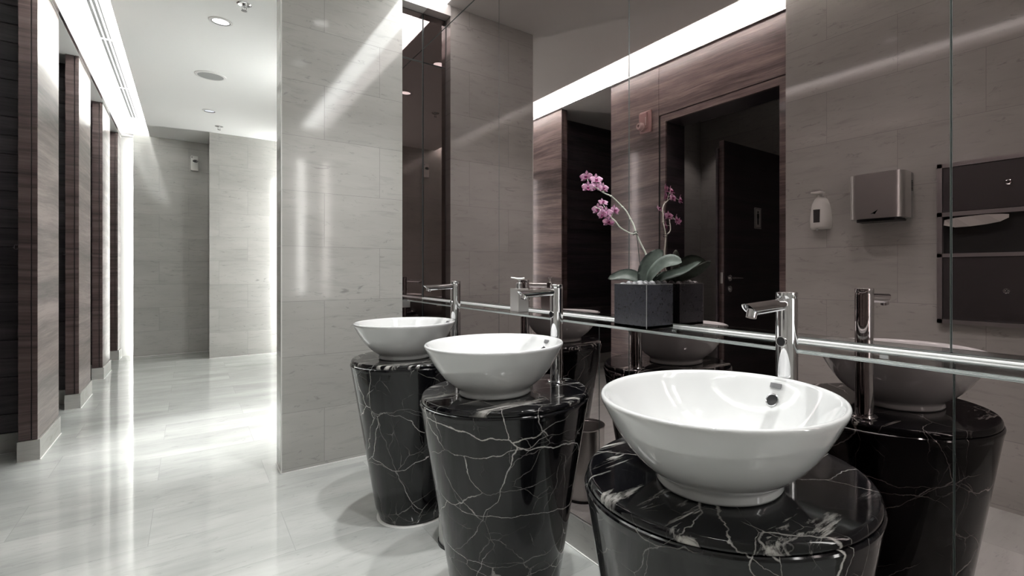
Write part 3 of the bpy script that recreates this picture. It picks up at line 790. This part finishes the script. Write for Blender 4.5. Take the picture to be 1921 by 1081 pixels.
vs = [(-.018, .022), (-.004, .030), (.020, .044), (.010, .030), (.004, .020), (-.004, .024)]
f_ = bm.faces.new([bm.verts.new((.1502, -a, b)) for a, b in vs]); bmesh.ops.solidify(bm, geom=[f_], thickness=-.0006)
obj('brand_mark', bm, M_black, t)

t = thing('soap_dispenser', 'white plastic wall soap dispenser with dark window, left of the hand dryer', 'soap dispenser', (DX, 1.395, 1.352))
bm = bmesh.new()
prof = [(.0, .050), (.012, .056), (.05, .0575), (.10, .053), (.145, .044), (.175, .032), (.19, .016), (.194, .002)]
rings = []
for z, hw in prof:
    dd = .075 if z < .15 else .075 - (z - .15) * .6
    ring = []
    for i in range(17):
        a = PI * i / 16; ring.append(bm.verts.new((max(.0, math.sin(a)) ** .6 * dd * (0.9 if z < .005 else 1), hw * -math.cos(a), z)))
    rings.append(ring)
for a, b in zip(rings, rings[1:]):
    for i in range(16): bm.faces.new((a[i], a[i + 1], b[i + 1], b[i]))
    bm.faces.new((a[16], a[0], b[0], b[16]))
bm.faces.new(rings[0][::-1]); bm.faces.new(rings[-1])
obj('housing', bm, M_pwhite, t, True, angle=60)
bm = bmesh.new(); rounded_front(bm, .045, .0765, .030, .036, .112, .025); obj('window', bm, plain('smoky_window', (.06, .058, .058), .12), t, True)
bm = bmesh.new(); box(bm, .02, .045, -.008, .008, .18, .212, bev=.003); box(bm, .02, .085, -.030, .030, .204, .216, bev=.004); obj('push_lever', bm, M_pwhite, t, True)
bm = bmesh.new(); rod(bm, (.066, 0, .002), (.066, 0, -.008), .006); obj('nozzle', bm, M_grey, t)

t = thing('towel_cabinet', 'dark steel paper towel and waste cabinet set in the limestone wall, seen in the mirror', 'cabinet', (DX, 0, 0))
cy0, cy1, cz0, cz1 = .385, .817, .847, 1.632
bm = bmesh.new()
for q in ((cy1 - .022, cy1, cz0, cz1), (cy0, cy0 + .022, cz0, cz1), (cy0, cy1, cz1 - .020, cz1), (cy0, cy1, cz0, cz0 + .020), (cy0, cy1, 1.372, 1.392), (cy0, cy1, 1.172, 1.190)): box(bm, .0005, .030, q[0], q[1], q[2], q[3])
obj('frame', bm, plain('cabinet_frame_steel', (.48, .455, .455), .42, 1.0), t)
bx('shadow_backing', (.0002, .0006, cy0 + .01, cy1 - .01, cz0 + .01, cz1 - .01), M_black, t)
bx('recess_back', (.0003, .002, cy0 + .02, cy1 - .02, 1.185, 1.375), M_darkhole, t)
def cdoor(z0, z1, ly, lz):
    o = bx('door', (.002, .026, cy0 + .0245, cy1 - .0245, z0, z1), M_steeld, t, .001)
    bm = bmesh.new(); m, L = along((.026, ly, lz), (.031, ly, lz)); lathe(bm, [(0, 0), (.0125, 0), (.0125, L), (.0095, L + .001), (0, L * .6)], 28, mat=m); lk = obj('lock', bm, M_chrome, o, True)
    bm = bmesh.new(); box(bm, .0300, .0318, ly - .001, ly + .001, lz - .005, lz + .005); obj('keyhole', bm, M_black, o)
    return o
u_ = cdoor(1.395, 1.609, .543, 1.508); cdoor(.870, 1.1695, .551, 1.013)
bx('level_slot', (.0262, .0268, .752, .757, 1.435, 1.462), M_black, u_)
bm = bmesh.new()
pr = [(.79, .0), (.74, .004), (.66, .008), (.57, .004), (.52, .0)]
for s, (y0_, h0) in enumerate([(0, 0)]): pass
pts = [(.785, 1.355, 1.328), (.74, 1.362, 1.315), (.68, 1.366, 1.316), (.62, 1.368, 1.322), (.57, 1.366, 1.330), (.54, 1.362, 1.346)]
a_ = [bm.verts.new((.030 + .006 * (i % 2), y, zt)) for i, (y, zt, zb) in enumerate(pts)]
b_ = [bm.verts.new((.044 - .004 * (i % 2), y, zb)) for i, (y, zt, zb) in enumerate(pts)]
c_ = [bm.verts.new((.004, y, zt + .002)) for i, (y, zt, zb) in enumerate(pts)]
for i in range(len(pts) - 1):
    bm.faces.new((a_[i], a_[i + 1], b_[i + 1], b_[i])); bm.faces.new((c_[i], c_[i + 1], a_[i + 1], a_[i]))
bmesh.ops.solidify(bm, geom=bm.faces[:], thickness=.002)
tag(obj('paper_towel', bm, M_paper, None, loc=(DX, 0, 0)), 'crumpled white paper towel hanging from the steel cabinet slot, seen in the mirror', 'paper towel')

t = thing('fire_alarm', 'red wall alarm with round sounder on the rosewood panel, seen in the mirror', 'alarm', (XW, 2.985, 2.30))
bx('backplate', (.0005, .022, -.066, .066, 0, .19), M_red, t, .008)
bx('front_box', (.022, .040, -.036, .056, .030, .172), M_red, t, .006)
bm = bmesh.new(); m, L = along((.022, .020, .052), (.082, .020, .052)); lathe(bm, [(0, 0), (.036, 0), (.037, L * .5), (.033, L * .55), (.033, L * .8), (.026, L), (.012, L), (.010, L * .8), (0, L * .8)], 32, mat=m); obj('sounder', bm, plain('pale_red_lens', (.58, .42, .41), .15), t, True)
bm = bmesh.new()
for i in range(6): box(bm, .0401, .0408, -.030, -.022, .06 + i * .012, .067 + i * .012)
obj('lettering', bm, M_pwhite, t)

def freshener(loc, rz, label):
    t = thing('air_freshener', label, 'air freshener', loc, None, rz)
    bm = bmesh.new(); box(bm, -.041, .041, -.062, -.0005, 0, .20, bev=.008); obj('case', bm, M_pwhite, t, True)
    bm = bmesh.new(); lathe(bm, [(0, .0), (.030, .0), (.030, .004), (.024, .006), (0, .007)], 36, mat=Matrix.Translation((.008, -.062, .128)) @ Matrix.Rotation(PI / 2, 4, 'X') @ Matrix.Diagonal((1, .62, 1, 1))); lens = obj('dark_lens', bm, M_black, t, True)
    bm = bmesh.new(); rod(bm, (.026, -.064, .128), (.026, -.072, .128), .006); obj('nozzle', bm, M_pwhite, lens, True)
    bx('indicator_slot', (-.032, -.026, -.0628, -.0618, .165, .188), M_black, t)
freshener((.058, 8.545, 2.477), 0, 'white air freshener box with black oval lens high on the far limestone wall')
freshener((-.26, YB, 2.46), PI, 'white air freshener box on the wall behind the viewer, seen in the narrow mirror')
